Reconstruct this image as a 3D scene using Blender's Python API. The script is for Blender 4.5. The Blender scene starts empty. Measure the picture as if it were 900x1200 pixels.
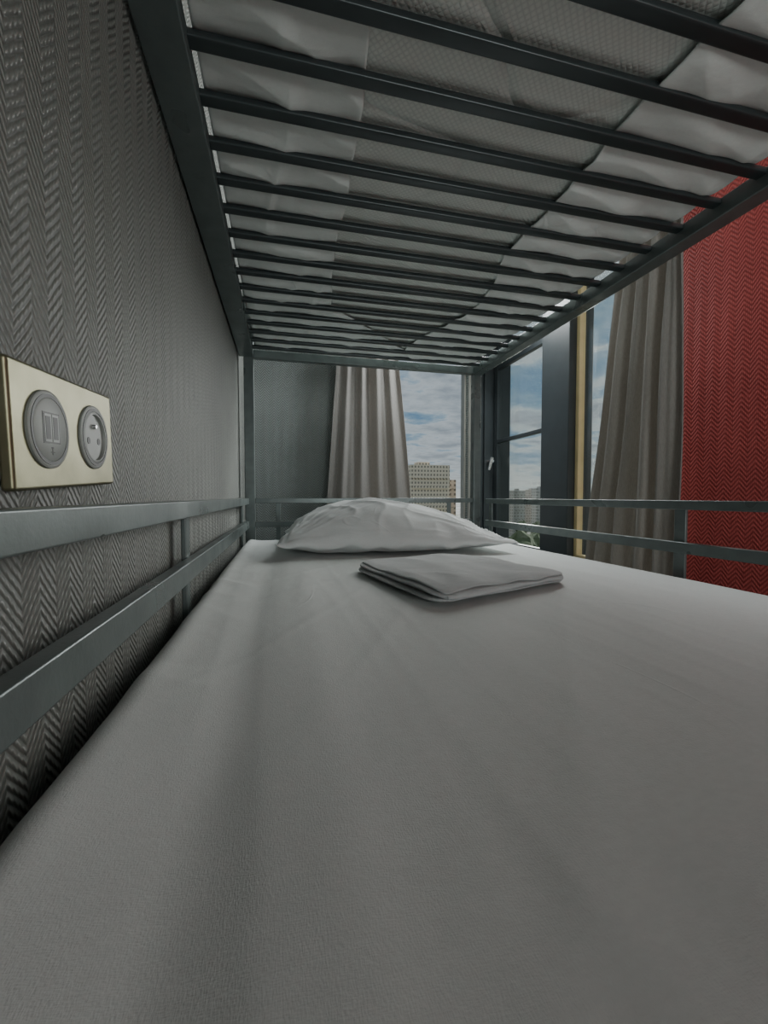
import bpy, bmesh, math, random
from mathutils import Vector, Matrix, noise
random.seed(3)
H = 0.67
C = bpy.context.scene.collection
D = bpy.data

# ------------------------------------------------------------ helpers
def link(ob):
    C.objects.link(ob); return ob

def mesh_obj(name, verts, faces, mat, smooth=False):
    me = D.meshes.new(name)
    me.from_pydata([tuple(v) for v in verts], [], faces)
    me.update()
    if mat: me.materials.append(mat)
    if smooth:
        for p in me.polygons: p.use_smooth = True
    return link(D.objects.new(name, me))

def boxes(name, bl, mat, bevel=0.0, seg=2):
    vs, fs = [], []
    for (x0,x1,y0,y1,z0,z1) in bl:
        b = len(vs)
        vs += [(x0,y0,z0),(x1,y0,z0),(x1,y1,z0),(x0,y1,z0),(x0,y0,z1),(x1,y0,z1),(x1,y1,z1),(x0,y1,z1)]
        fs += [tuple(b+i for i in f) for f in ((0,3,2,1),(4,5,6,7),(0,1,5,4),(1,2,6,5),(2,3,7,6),(3,0,4,7))]
    ob = mesh_obj(name, vs, fs, mat)
    if bevel:
        m = ob.modifiers.new('b','BEVEL'); m.width = bevel; m.segments = seg; m.limit_method='ANGLE'
        for p in ob.data.polygons: p.use_smooth = True
        m.harden_normals = True
    return ob

def grid(name, nu, nv, fn, mat, smooth=True):
    vs = [fn(i/nu, j/nv) for j in range(nv+1) for i in range(nu+1)]
    fs = [(j*(nu+1)+i, j*(nu+1)+i+1, (j+1)*(nu+1)+i+1, (j+1)*(nu+1)+i) for j in range(nv) for i in range(nu)]
    return mesh_obj(name, vs, fs, mat, smooth)

def tube(name, p0, p1, r, mat, n=18, r2=None):
    p0=Vector(p0); p1=Vector(p1); d=(p1-p0).normalized()
    a = d.orthogonal().normalized(); b = d.cross(a)
    vs=[];fs=[]
    for p in (p0,p1):
        rr = r if p is p0 or r2 is None else r2
        for i in range(n):
            t=2*math.pi*i/n
            vs.append(p + a*math.cos(t)*rr + b*math.sin(t)*rr)
    for i in range(n):
        fs.append((i,(i+1)%n,n+(i+1)%n,n+i))
    fs.append(tuple(range(n-1,-1,-1))); fs.append(tuple(range(n,2*n)))
    ob = mesh_obj(name, vs, fs, mat, True)
    m=ob.modifiers.new('e','EDGE_SPLIT'); m.split_angle=math.radians(50)
    return ob

def lathe(name, prof, cy, cz, mat, n=48):
    vs=[];fs=[]
    for (r,x) in prof:
        for i in range(n):
            t=2*math.pi*i/n
            vs.append((x, cy+r*math.cos(t), cz+r*math.sin(t)))
    for k in range(len(prof)-1):
        for i in range(n):
            fs.append((k*n+i,k*n+(i+1)%n,(k+1)*n+(i+1)%n,(k+1)*n+i))
    fs.append(tuple(range((len(prof)-1)*n, len(prof)*n)))
    ob=mesh_obj(name, vs, fs, mat, True)
    m=ob.modifiers.new('e','EDGE_SPLIT'); m.split_angle=math.radians(35)
    return ob

def empty(name, loc, rot=(0,0,0)):
    e = D.objects.new(name, None); e.location = loc; e.rotation_euler = rot; e.empty_display_size=.05
    return link(e)

def child(ob, par, world=True):
    ob.parent = par
    if world and par.type=='EMPTY':
        ob.matrix_parent_inverse = Matrix.Translation(-Vector(par.location))
    return ob

def tag(ob, label=None, cat=None, group=None, kind=None):
    if label: ob['label']=label
    if cat: ob['category']=cat
    if group: ob['group']=group
    if kind: ob['kind']=kind
    return ob

# ------------------------------------------------------------ materials
class NT:
    def __init__(s, name):
        s.m = D.materials.new(name); s.m.use_nodes=True
        s.t = s.m.node_tree; s.n=s.t.nodes; s.l=s.t.links
        s.b = s.n['Principled BSDF']
    def new(s, typ, **k):
        nd = s.n.new(typ)
        for a,v in k.items(): setattr(nd,a,v)
        return nd
    def math(s, op, a, b=None, c=None):
        nd = s.new('ShaderNodeMath', operation=op)
        for i,v in enumerate((a,b,c)):
            if v is None: continue
            if isinstance(v,(int,float)): nd.inputs[i].default_value=v
            else: s.l.new(v, nd.inputs[i])
        return nd.outputs[0]
    def pos(s):
        tc = s.new('ShaderNodeTexCoord'); sp = s.new('ShaderNodeSeparateXYZ')
        s.l.new(tc.outputs['Object'], sp.inputs[0])
        return tc.outputs['Object'], sp.outputs
    def noise(s, vec, scale, detail=3, rough=.5, stretch=None):
        if stretch:
            mp = s.new('ShaderNodeMapping'); mp.inputs['Scale'].default_value=stretch
            s.l.new(vec, mp.inputs[0]); vec=mp.outputs[0]
        nd=s.new('ShaderNodeTexNoise'); nd.inputs['Scale'].default_value=scale
        nd.inputs['Detail'].default_value=detail; nd.inputs['Roughness'].default_value=rough
        s.l.new(vec, nd.inputs['Vector']); return nd.outputs['Fac']
    def ramp(s, fac, stops):
        nd=s.new('ShaderNodeValToRGB'); e=nd.color_ramp.elements
        while len(e)<len(stops): e.new(.5)
        for i,(p,c) in enumerate(stops):
            e[i].position=p; e[i].color=(*c,1)
        s.l.new(fac, nd.inputs[0]); return nd.outputs[0]
    def bump(s, h, dist, strength=1.0, normal=None):
        nd=s.new('ShaderNodeBump'); nd.inputs['Distance'].default_value=dist; nd.inputs['Strength'].default_value=strength
        s.l.new(h, nd.inputs['Height'])
        if normal: s.l.new(normal, nd.inputs['Normal'])
        return nd.outputs[0]
    def set(s, col=None, rough=None, metal=None, normal=None, spec=None, sheen=None):
        for k,v in (('Base Color',col),('Roughness',rough),('Metallic',metal),('Normal',normal),('Specular IOR Level',spec),('Sheen Weight',sheen)):
            if v is None: continue
            if isinstance(v,tuple): s.b.inputs[k].default_value=(*v,1)
            elif isinstance(v,(int,float)): s.b.inputs[k].default_value=v
            else: s.l.new(v,s.b.inputs[k])
        return s.m

def simple(name, col, rough=.5, metal=0, spec=.5):
    n=NT(name); v,_=n.pos()
    f=n.noise(v, 14, 3)
    c=n.ramp(f,[(.3,tuple(x*.9 for x in col)),(.7,tuple(min(1,x*1.08) for x in col))])
    return n.set(c, rough, metal, spec=spec)

def herring(name, axis, col, colhi, w=.021, pitch=.0075, rough=.45, dist=.0022, spec=.5):
    n=NT(name); v,o=n.pos()
    u=o[axis]; z=o[2]
    wob=n.math('MULTIPLY', n.math('SUBTRACT', n.noise(v,45,2),.5), .004)
    tri=n.math('PINGPONG', u, w)
    ph=n.math('ADD', n.math('ADD', z, wob), n.math('MULTIPLY', tri, 1.15))
    s=n.math('SINE', n.math('MULTIPLY', ph, 2*math.pi/pitch))
    thr=n.math('SINE', n.math('MULTIPLY', u, 2*math.pi/.0052))
    thr=n.math('MULTIPLY_ADD', thr, .22, .78)
    h=n.math('MULTIPLY', n.math('MULTIPLY_ADD', s, .5, .5), thr)
    h=n.math('ADD', h, n.math('MULTIPLY', n.noise(v,160,2), .4))
    fac=n.math('MULTIPLY_ADD', n.noise(v,5,2), .3, n.math('MULTIPLY', h, .6))
    c=n.ramp(fac,[(.1,col),(.85,colhi)])
    return n.set(c, rough, 0, n.bump(h,dist,1.0), spec)

M_wall = herring('vinyl_herringbone_grey', 1, (.085,.092,.083), (.27,.28,.26), rough=.42, dist=.0024, w=.021, pitch=.0080, spec=.6)
M_wallb= herring('vinyl_herringbone_grey_end', 0, (.11,.13,.125), (.27,.30,.29), rough=.55, dist=.003, w=.024,pitch=.014)
M_red  = herring('vinyl_herringbone_red', 1, (.19,.026,.028), (.58,.115,.105), rough=.75, dist=.0022, w=.021, pitch=.0135, spec=.15)
M_ceil = simple('ceiling_paint',(.68,.72,.70),.9)
M_floor= simple('floor_vinyl',(.24,.26,.25),.5)
M_dark = simple('dark_window_paint',(.035,.043,.047),.4)
M_grayw= simple('grey_window_paint',(.20,.20,.18),.4)
M_wood = simple('honey_wood',(.60,.49,.27),.5)

def metal_mat():
    n=NT('grey_green_painted_steel'); v,_=n.pos()
    f=n.noise(v,30,4); c=n.ramp(f,[(.3,(.100,.122,.120)),(.7,(.130,.158,.154))])
    r=n.ramp(n.noise(v,9,3),[(.3,(.25,)*3),(.7,(.42,)*3)])
    return n.set(c,r,.3,n.bump(n.noise(v,250,2),.0003,.5),.6)
M_metal=metal_mat()
M_slat = simple('dark_steel_slat',(.036,.046,.048),.33,.3)

def cloth(name, col, big=1.0, st=(1,.6,1), crease=None, weave=.00035, cr_s=.35):
    n=NT(name); v,o=n.pos()
    fine=n.noise(v,1300,1,.5,(1,.3,1)); fine2=n.noise(v,1300,1,.5,(.3,1,1))
    fib=n.noise(v,240,3,.6,(.5,1,1))
    cr=n.noise(v,16,3,.5,st)
    b1=n.bump(n.math('ADD',n.math('MULTIPLY',fine,.5),n.math('MULTIPLY',fine2,.5)),weave,.7)
    h=cr
    if crease:
        a=n.math('ABSOLUTE',n.math('SUBTRACT',n.noise(v,3.2,1,.4,crease),.5))
        a=n.math('SUBTRACT',1.0,n.math('MINIMUM',n.math('MULTIPLY',a,90),1.0))
        mk=n.math('MAXIMUM',n.math('MULTIPLY',n.math('SUBTRACT',n.noise(v,9,2),.47),4),0)
        h=n.math('ADD',cr,n.math('MULTIPLY',n.math('MULTIPLY',a,mk),cr_s))
    b2=n.bump(h,.004*big,.7,b1)
    cc=n.ramp(fib,[(.3,tuple(x*.95 for x in col)),(.7,col)])
    return n.set(cc,.92,0,b2,.15,.1)
M_sheet = cloth('white_cotton_sheet',(.61,.635,.625),.5,(1,.5,1),(1.6,.8,1),.0006,.30)
M_pillow= cloth('white_cotton_pillowcase',(.66,.685,.685),.8,(.6,1,1),(1.5,2.5,1))
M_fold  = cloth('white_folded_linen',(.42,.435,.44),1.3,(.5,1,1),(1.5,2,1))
M_flap  = cloth('white_sheet_under_mattress',(.70,.745,.725),1.3,(.6,1,1),(2,2,1))

def quilt():
    n=NT('quilted_mattress_ticking'); v,o=n.pos()
    a=n.math('ADD',o[0],o[1]); b=n.math('SUBTRACT',o[0],o[1])
    sa=n.math('ABSOLUTE',n.math('SINE',n.math('MULTIPLY',a,330)))
    sb=n.math('ABSOLUTE',n.math('SINE',n.math('MULTIPLY',b,330)))
    h=n.math('POWER',n.math('MULTIPLY',sa,sb),.5)
    big=n.math('ABSOLUTE',n.math('SUBTRACT',n.noise(v,4,0),.5))
    seam=n.math('MINIMUM',n.math('MULTIPLY',big,30),1)
    c=n.ramp(n.math('MULTIPLY',h,n.math('MULTIPLY_ADD',seam,.3,.7)),[(0,(.66,.71,.68)),(1,(.79,.84,.80))])
    return n.set(c,.85,0,n.bump(seam,.006,.7,n.bump(h,.0009,.7)),.2)
M_quilt=quilt()

def curtain_mat():
    n=NT('taupe_curtain_fabric'); v,o=n.pos()
    f=n.noise(v,350,2,.6,(1,1,.2))
    c=n.ramp(f,[(.3,(.225,.215,.205)),(.7,(.295,.285,.27))])
    n.set(c,.95,0,n.bump(f,.001,.5),.1)
    tr=n.new('ShaderNodeBsdfTranslucent'); tr.inputs[0].default_value=(.44,.40,.355,1)
    mx=n.new('ShaderNodeMixShader'); mx.inputs[0].default_value=.25
    out=n.n['Material Output']
    n.l.new(n.b.outputs[0],mx.inputs[1]); n.l.new(tr.outputs[0],mx.inputs[2]); n.l.new(mx.outputs[0],out.inputs[0])
    return n.m
M_curt=curtain_mat()

def glass_mat():
    n=NT('window_glass')
    t=n.new('ShaderNodeBsdfTransparent'); t.inputs[0].default_value=(.97,.98,.95,1)
    g=n.new('ShaderNodeBsdfGlossy'); g.inputs['Roughness'].default_value=.05
    mx=n.new('ShaderNodeMixShader'); mx.inputs[0].default_value=.07
    n.l.new(t.outputs[0],mx.inputs[1]); n.l.new(g.outputs[0],mx.inputs[2])
    n.l.new(mx.outputs[0],n.n['Material Output'].inputs[0]); return n.m
M_glass=glass_mat()
def brass():
    n=NT('aged_brass'); v,_=n.pos()
    f=n.noise(v,40,3,.5); c=n.ramp(f,[(.3,(.175,.165,.10)),(.7,(.235,.225,.145))])
    return n.set(c,.40,.8,n.bump(n.noise(v,600,2,.5),.0001,.4))
M_brass=brass()
M_plast=simple('grey_plastic',(.20,.215,.20),.45)
M_plast2=simple('dark_grey_plastic',(.018,.02,.018),.5)
M_black=simple('black_plastic',(.008,.008,.008),.5)
M_chrome=simple('chrome',(.7,.7,.7),.2,.9)

# ------------------------------------------------------------ room shell (z relative to the lens height)
WX=-.165; RX=1.26; BY=2.4; FY=-1.9; FZ=-.67; CZ=1.75
def st(ob): return tag(ob,kind='structure')
st(boxes('floor',[(WX-.1,RX+.1,FY-.1,BY+.1,FZ-.1,FZ)],M_floor))
st(boxes('ceiling',[(WX-.1,RX+.1,FY-.1,BY+.1,CZ,CZ+.1)],M_ceil))
st(boxes('wall_left',[(WX-.1,WX,FY-.1,BY+.1,FZ,CZ)],M_wall))
st(boxes('wall_front',[(WX,RX,FY-.1,FY,FZ,CZ)],M_ceil))
SILL=-.28; TOP=1.15
wb=st(boxes('wall_back',[(WX,.50,BY,BY+.1,FZ,CZ),(.50,1.105,BY,BY+.1,FZ,SILL),(.50,1.105,BY,BY+.1,TOP,CZ),(1.105,RX,BY,BY+.1,FZ,CZ)],M_wallb))
wr=st(boxes('wall_right',[(RX,RX+.1,FY,1.13,FZ,CZ),(RX,RX+.1,1.13,2.34,FZ,SILL),(RX,RX+.1,1.13,2.34,TOP,CZ),(RX,RX+.1,2.34,BY+.1,FZ,CZ)],M_red))
wr.data.materials.append(M_dark)
for i,p in enumerate(wr.data.polygons):
    if i>=6: p.material_index=1
st(boxes('trim_1',[(1.235,RX+.1,1.63,1.835,FZ,CZ)],M_dark,.004))
st(boxes('trim_2',[(1.160,1.20,2.375,BY,FZ,CZ),(1.20,RX,2.36,BY,FZ,CZ)],M_dark,.004))
st(boxes('trim_3',[(1.105,1.140,2.385,BY,FZ,CZ)],M_grayw,.003))
st(boxes('baseboard_left',[(WX,WX+.012,FY,BY,FZ,FZ+.09)],M_grayw,.003))

def winframe(name, horiz_y, a0,a1,z0,z1, plane, th, bars, mat, depth=.05):
    bl=[]
    def bb(p0,p1,q0,q1):
        if horiz_y: bl.append((plane,plane+depth,p0,p1,q0,q1))
        else: bl.append((p0,p1,plane,plane+depth,q0,q1))
    bb(a0,a0+th,z0,z1); bb(a1-th,a1,z0,z1); bb(a0+th,a1-th,z0,z0+th); bb(a0+th,a1-th,z1-th,z1)
    for (zb,t) in bars: bb(a0+th,a1-th,zb-t/2,zb+t/2)
    ob=boxes(name,bl,mat,.003)
    return st(ob)
w1=winframe('window_1',False,.50,1.105,SILL,TOP,BY+.02,.014,[],M_grayw)
w2=winframe('window_2',True,1.835,2.34,SILL,TOP,RX+.003,.016,[(.335,.020),(.79,.05)],M_dark,.028)
w3=winframe('window_3',True,1.13,1.63,SILL,TOP,RX+.01,.022,[],M_wood,.03)
def pane(par, horiz_y,a0,a1,z0,z1,plane):
    bl=[(plane,plane+.004,a0,a1,z0,z1)] if horiz_y else [(a0,a1,plane,plane+.004,z0,z1)]
    p=boxes('glass_pane',bl,M_glass); p.parent=par; return p
pane(w2,True,1.845,2.33,SILL+.014,TOP-.014,RX+.016)
pane(w3,True,1.15,1.61,SILL+.02,TOP-.02,RX+.025)
hd=tube('handle',(1.225,2.36,.215),(1.225,2.305,.215),.011,M_chrome); hd.parent=w2
hd=tube('handle',(1.225,2.31,.235),(1.205,2.31,.160),.010,M_chrome,r2=.007); hd.parent=w2

# ------------------------------------------------------------ curtains
def curtain(label, p_top, p_bot_mid, p_bot, axis, base, nf, amp, seed):
    zt,zm,zb=1.22,0.0,-.62
    def fn(u,v):
        z=zt+(zb-zt)*v
        if z>zm:
            t=(zt-z)/(zt-zm); t=t**.9
            a=p_top[0]+(p_bot_mid[0]-p_top[0])*t; b=p_top[1]+(p_bot_mid[1]-p_top[1])*t
        else:
            t=(zm-z)/(zm-zb)
            a=p_bot_mid[0]+(p_bot[0]-p_bot_mid[0])*t; b=p_bot_mid[1]+(p_bot[1]-p_bot_mid[1])*t
        uu=u+.035*noise.noise(Vector((u*4,z*.9,seed)))
        s=a+(b-a)*u
        ph=uu*nf*2*math.pi
        k=.65+.5*noise.noise(Vector((u*5,z*.6,seed+5)))
        d=amp*(math.sin(ph)*k+.2*math.sin(2*ph+1.3+seed))
        d+=.012*noise.noise(Vector((u*5,z*2.0,seed+9)))
        return (base+d,s,z) if axis=='y' else (s,base+d,z)
    c=grid('curtain',160,90,fn,M_curt)
    m=c.modifiers.new('s','SOLIDIFY'); m.thickness=.002
    return tag(c,label,'curtain',group='window curtains')
curtain('taupe pleated curtain gathered beside the bare window opening',(.33,.59),(.232,.71),(.215,.75),'x',2.30,4.5,.020,1)
curtain('taupe pleated curtain hanging next to the red wall',(1.055,1.21),(1.030,1.405),(1.03,1.45),'y',1.175,4.6,.020,4)
r1=tube('curtain_rod',(.05,2.30,1.235),(1.15,2.30,1.235),.010,M_metal)
tag(r1,'thin steel curtain rod above the end window','curtain rod')
r2=tube('curtain_rod',(1.175,.95,1.235),(1.175,2.2,1.235),.010,M_metal)
tag(r2,'thin steel curtain rod above the side windows','curtain rod')
for r,pts in ((r1,[((.3,2.30,1.235),(.3,2.40,1.235)),((1.12,2.30,1.235),(1.12,2.385,1.235))]),(r2,[((1.175,1.0,1.235),(1.26,1.0,1.235)),((1.175,1.74,1.235),(1.235,1.74,1.235))])):
    for a,b in pts:
        q=tube('bracket',a,b,.006,M_metal,12); q.parent=r

# ------------------------------------------------------------ bunk bed
bed=empty('bunk_bed',(.35,.68,FZ))
tag(bed,'grey-green painted steel bunk bed with tube slats and guard rails','bunk bed')
Y0,Y1=-.38,1.70
ZB=.535
def P(ob): return child(ob,bed)
for (x0,x1) in ((-.145,-.108),(.813,.848)):
    for (y0,y1) in ((Y1,Y1+.035),(Y0-.035,Y0)):
        P(boxes('post',[(x0,x1,y0,y1,FZ,.86)],M_metal,.003))
P(boxes('side_beam',[(-.160,-.108,Y0,Y1,ZB,ZB+.006),(-.160,-.154,Y0,Y1,ZB+.006,ZB+.055),(-.114,-.108,Y0,Y1,ZB+.006,ZB+.03)],M_metal,.0015))
P(boxes('side_beam',[(.808,.848,Y0,Y1,ZB-.005,ZB+.030)],M_metal,.003))
P(boxes('end_beam',[(-.108,.813,Y1,Y1+.03,ZB,ZB+.030)],M_metal,.003))
P(boxes('end_beam',[(-.108,.813,Y0-.03,Y0,ZB,ZB+.030)],M_metal,.003))
P(boxes('side_beam',[(-.160,-.130,Y0,Y1,-.42,-.372)],M_metal,.003))
P(boxes('side_beam',[(.820,.848,Y0,Y1,-.42,-.372)],M_metal,.003))
P(boxes('end_beam',[(-.108,.813,Y1,Y1+.03,-.42,-.372)],M_metal,.003))
P(boxes('end_beam',[(-.108,.813,Y0-.03,Y0,-.42,-.372)],M_metal,.003))
P(boxes('guard_rail',[(-.145,-.130,Y0,Y1,-.030,-.006),(-.145,-.130,Y0,Y1,-.122,-.093),(-.153,-.145,.69,.715,-.38,-.03),(-.153,-.145,1.60,1.622,-.38,-.03)],M_metal,.002))
P(boxes('guard_rail',[(.828,.843,Y0,1.62,-.028,-.008),(.828,.843,Y0,1.62,-.122,-.098),(.8435,.851,.725,.752,-.38,-.008),(.8435,.851,1.59,1.615,-.38,-.008)],M_metal,.002))
P(boxes('end_rail',[(-.108,.813,Y1+.005,Y1+.022,-.026,-.006),(-.108,.813,Y1+.005,Y1+.022,-.12,-.098),(-.03,-.012,Y1+.022,Y1+.03,-.38,-.01),(.70,.718,Y1+.022,Y1+.03,-.38,-.01)],M_metal,.002))
P(boxes('end_rail',[(-.108,.813,Y0-.022,Y0-.005,-.026,-.006),(-.108,.813,Y0-.022,Y0-.005,-.12,-.098)],M_metal,.002))
SL0=.494; SP=.077
def slat_mesh():
    vs=[];fs=[];n=24
    for x in (-.113,.810):
        for i in range(n):
            t=2*math.pi*i/n
            vs.append((x,.0095*math.copysign(abs(math.cos(t))**.35,math.cos(t)),.0055*math.copysign(abs(math.sin(t))**.35,math.sin(t))))
    for i in range(n): fs.append((i,(i+1)%n,n+(i+1)%n,n+i))
    return vs,fs
sv,sf=slat_mesh()
base=mesh_obj('slat',sv,sf,M_slat,True)
for k in range(-11,16):
    if k==-11: o=base
    else:
        o=base.copy(); link(o)
    o.location=(0,SL0+SP*k,.558); child(o,bed)
for k in range(0,14):
    o=base.copy(); link(o); o.location=(0,-.25+k*.14,-.380); o.scale=(1.03,1,1); child(o,bed)

# ------------------------------------------------------------ lower mattress and fitted sheet
def rf(s,L,r):
    if s<r:
        a=(r-s)/r
        if a<math.pi/2: return r-r*math.sin(a), r*(1-math.cos(a))
        return 0.0, r+(a-math.pi/2)*r
    if s>L-r:
        p,d=rf(L-s,L,r); return L-p,d
    return s,0.0
MX0,MX1=-.143,.812; MY0,MY1=-.36,1.685; MT=-.168
def N(x,y,z=0): return noise.noise(Vector((x,y,z)))
def topz(x,y):
    h=.004*N(x*2.0,y*1.1,2)
    fx=x+.08*y*.3+.015*N(x*2,y*1.5,8)
    h+=.0009*N(fx*8,y*.6,4)+.0003*N(fx*22,y*1.3,11)
    r=1-abs(N(fx*5.5,y*.5,21))*2
    h+=.0005*max(0,r-.6)/.4
    q=(x*.8-y*.6); p=(x*.6+y*.8)
    r=1-abs(N(q*9,p*1.6,33))*2.2
    h+=.0007*max(0,r-.55)/.45
    r=1-abs(N(fx*16,y*1.1,53))*2.2
    h+=.0003*max(0,r-.6)/.4
    e=math.exp(-((x+.12)/.06)**2)
    h+=.0040*e*max(0,1-abs(N(x*6+y*2,y*7,41))*2.4-.3)
    h+=.008*math.exp(-((x+.135)/.03)**2)
    for (c,sl,w,a,ya,yb) in ((-.050,.02,.030,-.0050,-.3,1.2),(.02,.03,.020,.0013,-.3,.9),(.10,.0,.018,-.0005,.0,1.0)):
        if ya-.2<y<yb+.2:
            f=min(1,max(0,(y-ya+.2)/.3))*min(1,max(0,(yb+.2-y)/.3))
            d=(x-(c+sl*y+.008*N(y*2,c*9)))/w
            h+=a*f*math.exp(-d*d)
    return h
def sheet(u,v):
    Lx=MX1-MX0; Ly=MY1-MY0; r=.030; e=r*math.pi/2-r+.09
    px,dx=rf(-e+u*(Lx+2*e),Lx,r); py,dy=rf(-e+v*(Ly+2*e),Ly,r)
    x=MX0+px; y=MY0+py
    d=max(dx,dy) if min(dx,dy)>r*.9 else min(dx+dy,.14)
    k=max(0,1-d/.03)
    z=MT-d+topz(x,y)*(.35+.65*k)
    if d>.03:
        x+=(.004*N(y*14,z*4,3) if dx>dy else 0)
    return (x,y,z)
mat_l=boxes('mattress',[(MX0+.012,MX1-.012,MY0+.012,MY1-.012,-.371,MT-.03)],M_quilt,.02,4)
tag(mat_l,'single mattress with white fitted sheet on the lower bunk','mattress')
sh=grid('fitted_sheet',280,440,sheet,M_sheet); sh.parent=mat_l

# ------------------------------------------------------------ upper mattress with folded-under sheet
UB=.5715
def sag(y):
    return -.0065*abs(math.sin(math.pi*(y-SL0)/SP))**.8
def umb(u,v):
    x=-.100+u*(.881); y=-.36+v*2.03
    return (x,y,UB+sag(y)*.8+.001*N(x*20,y*20))
um=grid('mattress',60,400,umb,M_quilt)
tag(um,'quilted upper bunk mattress resting on the steel slats','mattress')
core=boxes('mattress_core',[(-.100,.781,-.36,1.67,UB+.004,UB+.13)],M_quilt,.02,4); core.parent=um
def xl(y):
    b=.108+.030*N(y*1.9,1,7)+.004*N(y*9,3,7)
    if y>.9: b+=(y-.9)*.10
    if y>1.25: b+=(y-1.25)*.9
    return b
def xr(y):
    b=.505+.030*N(y*2.6,5,3)+.008*N(y*9,9,1)
    if y>.9: b+=.05*math.sin((y-.9)*7)
    return max(b,xl(y)-.02)
def wr_(x,y,s):
    r=1-abs(N(x*3.0+s,y*11+1.2*math.sin(x*5+s),s))*2
    r2=1-abs(N(x*8+s,y*4+x*5,s+3))*2
    return -.0065*max(0,r-.3)-.0060*max(0,r2-.5)+.003*N(x*6,y*6,s+8)
def lflap(u,v):
    y=-.36+v*2.035; t=u*1.35
    if t<.35:
        return (-.103,y,UB+.10*(1-t/.35))
    q=(t-.35)
    x=-.103+(xl(y)+.103)*q
    return (x,y,UB-.0036+sag(y)+wr_(x,y,2)*(1 if q>.1 else q*10)*(1-.5*max(0,q-.9)*10))
def rflap(u,v):
    y=-.36+v*2.035; t=u*1.35
    if t>1:
        return (.784,y,UB+.10*(t-1)/.35)
    x=xr(y)+(.784-xr(y))*t
    return (x,y,UB-.0044+sag(y)+wr_(x,y,6)*(1 if t<.9 else (1-t)*10))
for f in (lflap,rflap):
    o=grid('fitted_sheet',90,700,f,M_flap); o.parent=um
    m=o.modifiers.new('s','SOLIDIFY'); m.thickness=.0012; m.offset=0

# ------------------------------------------------------------ pillow
def pillow():
    a,b=.350,.28; cx,cy=.337,1.395; rot=math.radians(-2.5)
    nu,nv=150,120; vs=[];fs=[]
    def prof(u,v):
        e=(max(0,1-abs(u)**2.6)*max(0,1-abs(v)**2.4))**.62
        sh=1.0-.30*max(0,u+.15)**1.1
        return e*sh
    def wrk(u,v,sd):
        w=0
        for (cu,cv) in ((-1,-1),(1,-1),(-1,1),(1,1)):
            du,dv=u-cu,v-cv; d=math.hypot(du,dv)
            ang=math.atan2(dv,du)
            r=1-abs(N(ang*4.5+cu*3,d*.8,sd+cv))*2.2
            r=max(0,r-.25); r=r*r*1.4
            w+=.010*r*math.exp(-((d-.45)/.40)**2)
        r=1-abs(N(u*3.0+v*1.5,v*2.2-u*.8,sd+3))*2.6
        r=max(0,r-.2); r=r*r*1.3
        w+=.008*r*(1-max(abs(u),abs(v))**4)
        w+=.007*N(u*3,v*3,sd+9)
        return w
    for side in (1,-1):
        for j in range(nv+1):
            for i in range(nu+1):
                u=-1+2*i/nu; v=-1+2*j/nv
                px=a*u*(1-.07*(1-v*v)); py=b*v*(1-.06*(1-u*u))+.006*N(u*5,v*2,77)*(v*v)
                e=max(abs(u),abs(v))
                fl=.012*N(u*6,v*6,1)*(e**6)+.004*(e**6)
                if side==1:
                    z=.022+.131*prof(u,v)+ (wrk(u,v,1) if e<.999 else 0)*min(1,(1-e)*9) + fl
                    z-=.004*math.exp(-((e-.93)/.012)**2)
                else:
                    z=.022-.018*min(1,prof(u,v)*2.2)+fl
                if u<-.7 and v<-.6: z+= .012*(-u-.7)/.3
                x=cx+px*math.cos(rot)-py*math.sin(rot); y=cy+px*math.sin(rot)+py*math.cos(rot)
                vs.append((x,y,MT+.004+z))
    W=nu+1; n1=(nu+1)*(nv+1)
    for s in (0,1):
        for j in range(nv):
            for i in range(nu):
                q=(s*n1+j*W+i,s*n1+j*W+i+1,s*n1+(j+1)*W+i+1,s*n1+(j+1)*W+i)
                fs.append(q if s==0 else q[::-1])
    ob=mesh_obj('pillow',vs,fs,M_pillow,True)
    bm=bmesh.new(); bm.from_mesh(ob.data); bmesh.ops.remove_doubles(bm,verts=bm.verts,dist=.0004); bm.to_mesh(ob.data); bm.free()
    return tag(ob,'plump wrinkled white pillow at the head of the bed','pillow')
pillow()

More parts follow.
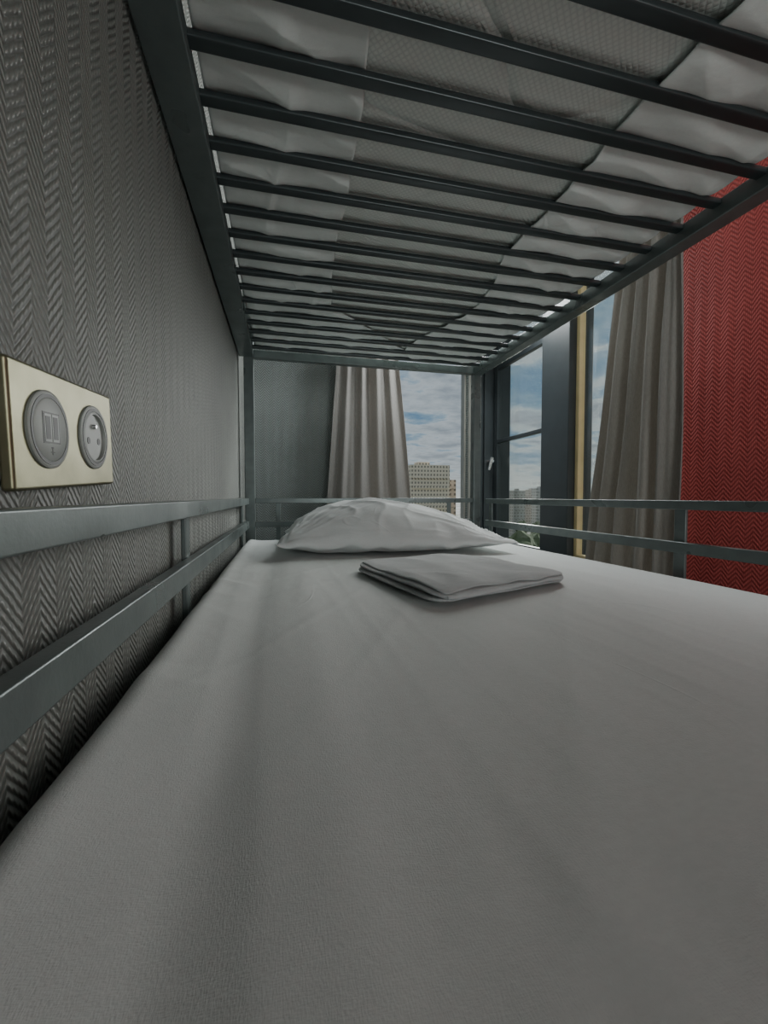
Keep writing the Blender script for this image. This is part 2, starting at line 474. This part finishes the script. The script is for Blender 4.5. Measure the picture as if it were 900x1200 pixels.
# ------------------------------------------------------------ folded linen
def folded():
    FLc=Vector((.222,.570)); FRc=Vector((.538,.688)); BRc=Vector((.450,.975)); BLc=Vector((.150,.930))
    L=4; gap=.0054; path=[]
    for k in range(L):
        z=.003+gap*k
        pts=[i/22 for i in range(23)]
        if k%2: pts=pts[::-1]
        for t in pts: path.append((.012+t*(.985-.02*(k%3)), z, k))
        if k<L-1:
            s=1 if k%2==0 else -1
            t0=path[-1][0]
            for a in (-60,-30,0,30,60):
                r=math.radians(a); path.append((t0+s*math.cos(r)*.014, z+gap/2+math.sin(r)*gap/2, k+.5+a/180))
    nu=60; np_=len(path)-1
    def fn(u,v):
        t,z,lay=path[round(v*np_)]
        lf=lay/L
        off=(-.014,.030,-.006,.022)[min(3,int(lay))]
        uu=.5+(u-.5)*(1-.014*lay)+off*(1-u)+.018*N(t*2.5,lay*1.3,3)
        tt=t+.034*N(u*2.2,lay*.9,5)
        A=FLc.lerp(FRc,uu); B=BLc.lerp(BRc,uu); p=A.lerp(B,tt)
        cu=abs(uu-.5)*2; ct=abs(tt-.5)*2
        sh=max(0,cu+ct-1.78)*.42
        p=p+(Vector((.340,.79))-p)*sh
        w=.006*N(p.x*8,p.y*8,2)*lf+.004*N(p.x*18,p.y*12,lay*.3)*lf
        r=1-abs(N(p.x*7,p.y*6,14))*2.5
        w+=.006*max(0,r-.3)*lf
        w-=.007*max(0,cu-.80)/.2*lf
        w-=.005*max(0,ct-.82)/.18*lf
        return (p.x,p.y,MT+.0070+z+w)
    ob=grid('folded_linen',nu,np_,fn,M_fold)
    m=ob.modifiers.new('s','SOLIDIFY'); m.thickness=.0044; m.offset=0
    m=ob.modifiers.new('ss','SUBSURF'); m.levels=2; m.render_levels=2
    return tag(ob,'neatly folded white linen lying on the sheet before the pillow','folded linen')
folded()

# ------------------------------------------------------------ wall outlet
out=empty('power_outlet',(WX,.370,.048),(math.radians(3.5),0,0))
tag(out,'brass double wall plate with charger ports and round socket','power outlet')
def OC(o): o.parent=out; return o
OC(boxes('plate',[(0,.008,-.076,.076,-.0405,.0405)],M_brass,.0025,3))
def insert(cy, nm):
    o=lathe(nm,[(.0265,.008),(.0265,.0094),(.0250,.0100),(.0240,.0100),(.0234,.0090),(.0215,.0090),(.0215,.0100),(.0206,.0104),(.0,.0104)] if nm=='charger_socket' else
      [(.0265,.008),(.0265,.0094),(.0250,.0100),(.0240,.0100),(.0234,.0090),(.0215,.0090),(.0215,.0100),(.0206,.0104),(.0192,.0104),(.0186,.0083),(.0,.0083)],cy,0,M_plast)
    OC(o)
    g=lathe('dark_ring',[(.0241,.0098),(.0241,.0103),(.0216,.0103),(.0216,.0098)],cy,0,M_plast2); g.parent=o  # dark plastic ring between the grey rim and the face
    me=g.data; bm=bmesh.new(); bm.from_mesh(me); bm.faces.ensure_lookup_table()
    bmesh.ops.delete(bm,geom=[f for f in bm.faces if len(f.verts)>4],context='FACES'); bm.to_mesh(me); bm.free()
    return o
c=insert(-.0355,'charger_socket')
q=boxes('port_frame',[(.0104,.0106,-.0355-.0108,-.0355+.0108,-.0094,.0116)],M_plast2); q.parent=c
for dy in (-.0048,.0048):
    q=boxes('port',[(.0106,.0108,-.0355+dy-.0042,-.0355+dy+.0042,-.0082,.0104)],M_plast); q.parent=c
    q=boxes('port_opening',[(.0108,.01095,-.0355+dy-.0028,-.0355+dy+.0028,-.0066,.0088)],M_black); q.parent=c
q=boxes('symbol',[(.0104,.0106,-.0355-.0005,-.0355+.0005,-.0172,-.0122),(.0104,.0106,-.0355-.0025,-.0355+.0025,-.0156,-.0150),(.0104,.0106,-.0355-.0012,-.0355+.0012,-.0128,-.0117)],M_black); q.parent=c
c=insert(.0355,'round_socket')
for dy in (-.0095,.0095):
    q=lathe('pin_hole',[(.0028,.0083),(.0028,.0086),(.0,.0085)],.0355+dy,-.003,M_black,20); q.parent=c
q=tube('earth_pin',(.0083,.0355,.009),(.0110,.0355,.009),.0022,M_chrome,16,.0016); q.parent=c

# ------------------------------------------------------------ outside world
def bmat(name,wall,win,sx,sz):
    n=NT(name); v,o=n.pos()
    hx=n.math('ADD',o[0],o[1])
    a=n.math('PINGPONG',hx,sx); b=n.math('PINGPONG',o[2],sz)
    m=n.math('MULTIPLY',n.math('GREATER_THAN',a,sx*.5),n.math('GREATER_THAN',b,sz*.5))
    c=n.ramp(m,[(.4,wall),(.6,win)])
    return n.set(c,.8)
def building(x0,x1,y0,dy,top,wall,label,sx=.9,sz=.75,k=.35):
    m=bmat('facade',wall,tuple(w*k for w in wall),sx,sz)
    bl=[(x0,x1,y0,y0+dy,-26,top),((x0*.7+x1*.3),(x0*.4+x1*.6),y0+dy*.3,y0+dy*.6,top,top+1.2)]
    for k in range(int((top+26)//3)):
        z=-24.5+3*k
        bl.append((x0+.6,x1-.6,y0-.6,y0,z,z+.7))
    o=boxes('apartment_building',bl,m)
    return tag(o,label,'building',group='distant town buildings')
building(37,49.5,120,14,9.6,(.80,.70,.56),'beige apartment block with rows of windows and balconies',.5,.6)
building(50.5,55,128,12,5.5,(.58,.48,.38),'lower tan apartment block beside the tall one')
building(30,35.5,150,14,2.0,(.55,.50,.44),'low pale housing block in the distance')
cols=[(.5,.48,.45),(.46,.47,.48),(.55,.49,.44),(.46,.45,.44),(.5,.44,.40)]
for i in range(26):
    ang=math.radians(25+i*.95); d=250+(i%3)*40
    x=math.tan(ang)*d; w=random.uniform(6,9)
    building(x,x+w,d,6,random.uniform(0,8.0),random.choice(cols),'distant town building on the hazy skyline',1.2,1.0,.6)
def gmat():
    n=NT('town_ground'); v,_=n.pos()
    f=n.noise(v,.03,5,.6)
    c=n.ramp(f,[(.35,(.08,.10,.06)),(.48,(.15,.16,.11)),(.52,(.34,.33,.31)),(.65,(.22,.23,.24))])
    return n.set(c,.95)
g=mesh_obj('ground',[(-900,2.6,-26),(2500,2.6,-26),(2500,2600,-26),(-900,2600,-26),(-900,-900,-26),(2500,-900,-26)],[(0,1,2,3),(4,5,1,0)],gmat())
st(g)
M_leaf=simple('tree_foliage',(.08,.11,.05),.9)
M_bark=simple('tree_bark',(.08,.06,.045),.9)
bm=bmesh.new(); bmesh.ops.create_icosphere(bm,subdivisions=3,radius=3.2)
for v_ in bm.verts:
    v_.co*=1+.35*noise.noise(v_.co*.6)+.15*noise.noise(v_.co*1.7); v_.co.z*=1.15
cm=D.meshes.new('crown'); bm.to_mesh(cm); bm.free(); cm.materials.append(M_leaf)
tr0=tube('tree_trunk',(0,0,0),(0,0,5),.35,M_bark,10,.22); tm=tr0.data; D.objects.remove(tr0)
placed=[]
for i in range(600):
    if len(placed)>=36: break
    ang=math.radians(random.uniform(12,48)); d=random.uniform(95,232)
    x=math.tan(ang)*d
    if any(math.hypot(x-a,d-b)<15 for a,b in placed) or (22<x<64 and 108<d<172): continue
    placed.append((x,d))
    t=D.objects.new('tree',tm); link(t); t.location=(x,d,-26); s=random.uniform(.9,1.6); t.scale=(s,s,s)
    t.rotation_euler=(0,0,random.uniform(0,6))
    cr=D.objects.new('crown',cm); link(cr); cr.location=(0,0,7); cr.parent=t
    tag(t,'leafy green tree among the town buildings','tree',group='trees outside the window')

for o in list(C.objects):
    if o.parent is None: o.location.z+=H

# ------------------------------------------------------------ world
w=D.worlds.new('sky'); bpy.context.scene.world=w; w.use_nodes=True
t=w.node_tree; n=t.nodes; l=t.links; n.clear()
tc=n.new('ShaderNodeTexCoord'); sp=n.new('ShaderNodeSeparateXYZ'); l.new(tc.outputs['Generated'],sp.inputs[0])
def wm(op,a,b=None):
    k=n.new('ShaderNodeMath'); k.operation=op
    for i,v in enumerate((a,b)):
        if v is None: continue
        if isinstance(v,(int,float)): k.inputs[i].default_value=v
        else: l.new(v,k.inputs[i])
    return k.outputs[0]
zz=wm('ADD',wm('MAXIMUM',sp.outputs[2],0.0),.10)
cb=n.new('ShaderNodeCombineXYZ'); l.new(wm('DIVIDE',sp.outputs[0],zz),cb.inputs[0]); l.new(wm('DIVIDE',sp.outputs[1],zz),cb.inputs[1])
nz=n.new('ShaderNodeTexNoise'); nz.inputs['Scale'].default_value=1.5; nz.inputs['Detail'].default_value=9; nz.inputs['Roughness'].default_value=.58
l.new(cb.outputs[0],nz.inputs['Vector'])
rp=n.new('ShaderNodeValToRGB'); e=rp.color_ramp.elements
for i,(p,c) in enumerate([(.36,(.11,.22,.35)),(.45,(.22,.33,.43)),(.53,(.55,.59,.60)),(.62,(.24,.29,.34))]):
    if i>=2: e.new(.5)
    e[i].position=p; e[i].color=(*c,1)
l.new(nz.outputs[0],rp.inputs[0])
hz=n.new('ShaderNodeMix'); hz.data_type='RGBA'
l.new(wm('POWER',wm('SUBTRACT',1.0,wm('MINIMUM',wm('MAXIMUM',sp.outputs[2],0),1.0)),20),hz.inputs[0])
l.new(rp.outputs[0],hz.inputs[6]); hz.inputs[7].default_value=(.56,.60,.57,1)
bg=n.new('ShaderNodeBackground'); bg.inputs[1].default_value=.95; l.new(hz.outputs[2],bg.inputs[0])
wo=n.new('ShaderNodeOutputWorld'); l.new(bg.outputs[0],wo.inputs[0])

# ------------------------------------------------------------ lights
def aim(o,tgt):
    o.rotation_euler=(Vector(tgt)-o.location).to_track_quat('-Z','Y').to_euler()
sun=D.objects.new('sun',D.lights.new('sun','SUN')); link(sun); sun.data.energy=9; sun.data.angle=math.radians(55); sun.data.color=(.98,1,.99)
sun.location=(6,6,3.6); aim(sun,(.2,.6,.5))
def area(nm,loc,tgt,en,sx,sy,col=(1,1,1)):
    o=D.objects.new(nm,D.lights.new(nm,'AREA')); link(o); o.location=loc; o.data.shape='RECTANGLE'; o.data.size=sx; o.data.size_y=sy
    o.data.energy=en; o.data.color=col; aim(o,tgt); return o
area('foot_fill',(.85,-1.6,.80),(.55,1.2,1.10),21,.9,.7,(.93,1,.98))  # added soft fill from behind the camera, not a fixture of the room
area('aisle_fill',(1.05,-.3,2.3),(1.0,.9,.6),11,.5,.6,(.95,1,.98))  # added fill above the aisle to brighten the red wall side
area('window_head_fill',(1.08,1.95,1.72),(-.1,1.4,.7),20,.5,.25,(.95,1,1))  # unseen fill added above the bunk line to strengthen the window light

# ------------------------------------------------------------ camera
cd=D.cameras.new('cam'); cam=D.objects.new('cam',cd); link(cam)
cd.sensor_fit='HORIZONTAL'; cd.sensor_width=36; cd.lens=36*490/900; cd.clip_start=.01; cd.clip_end=5000
cam.location=(0,0,H); cam.rotation_euler=(math.radians(90-2.1),0,math.radians(-13.5))
bpy.context.scene.camera=cam
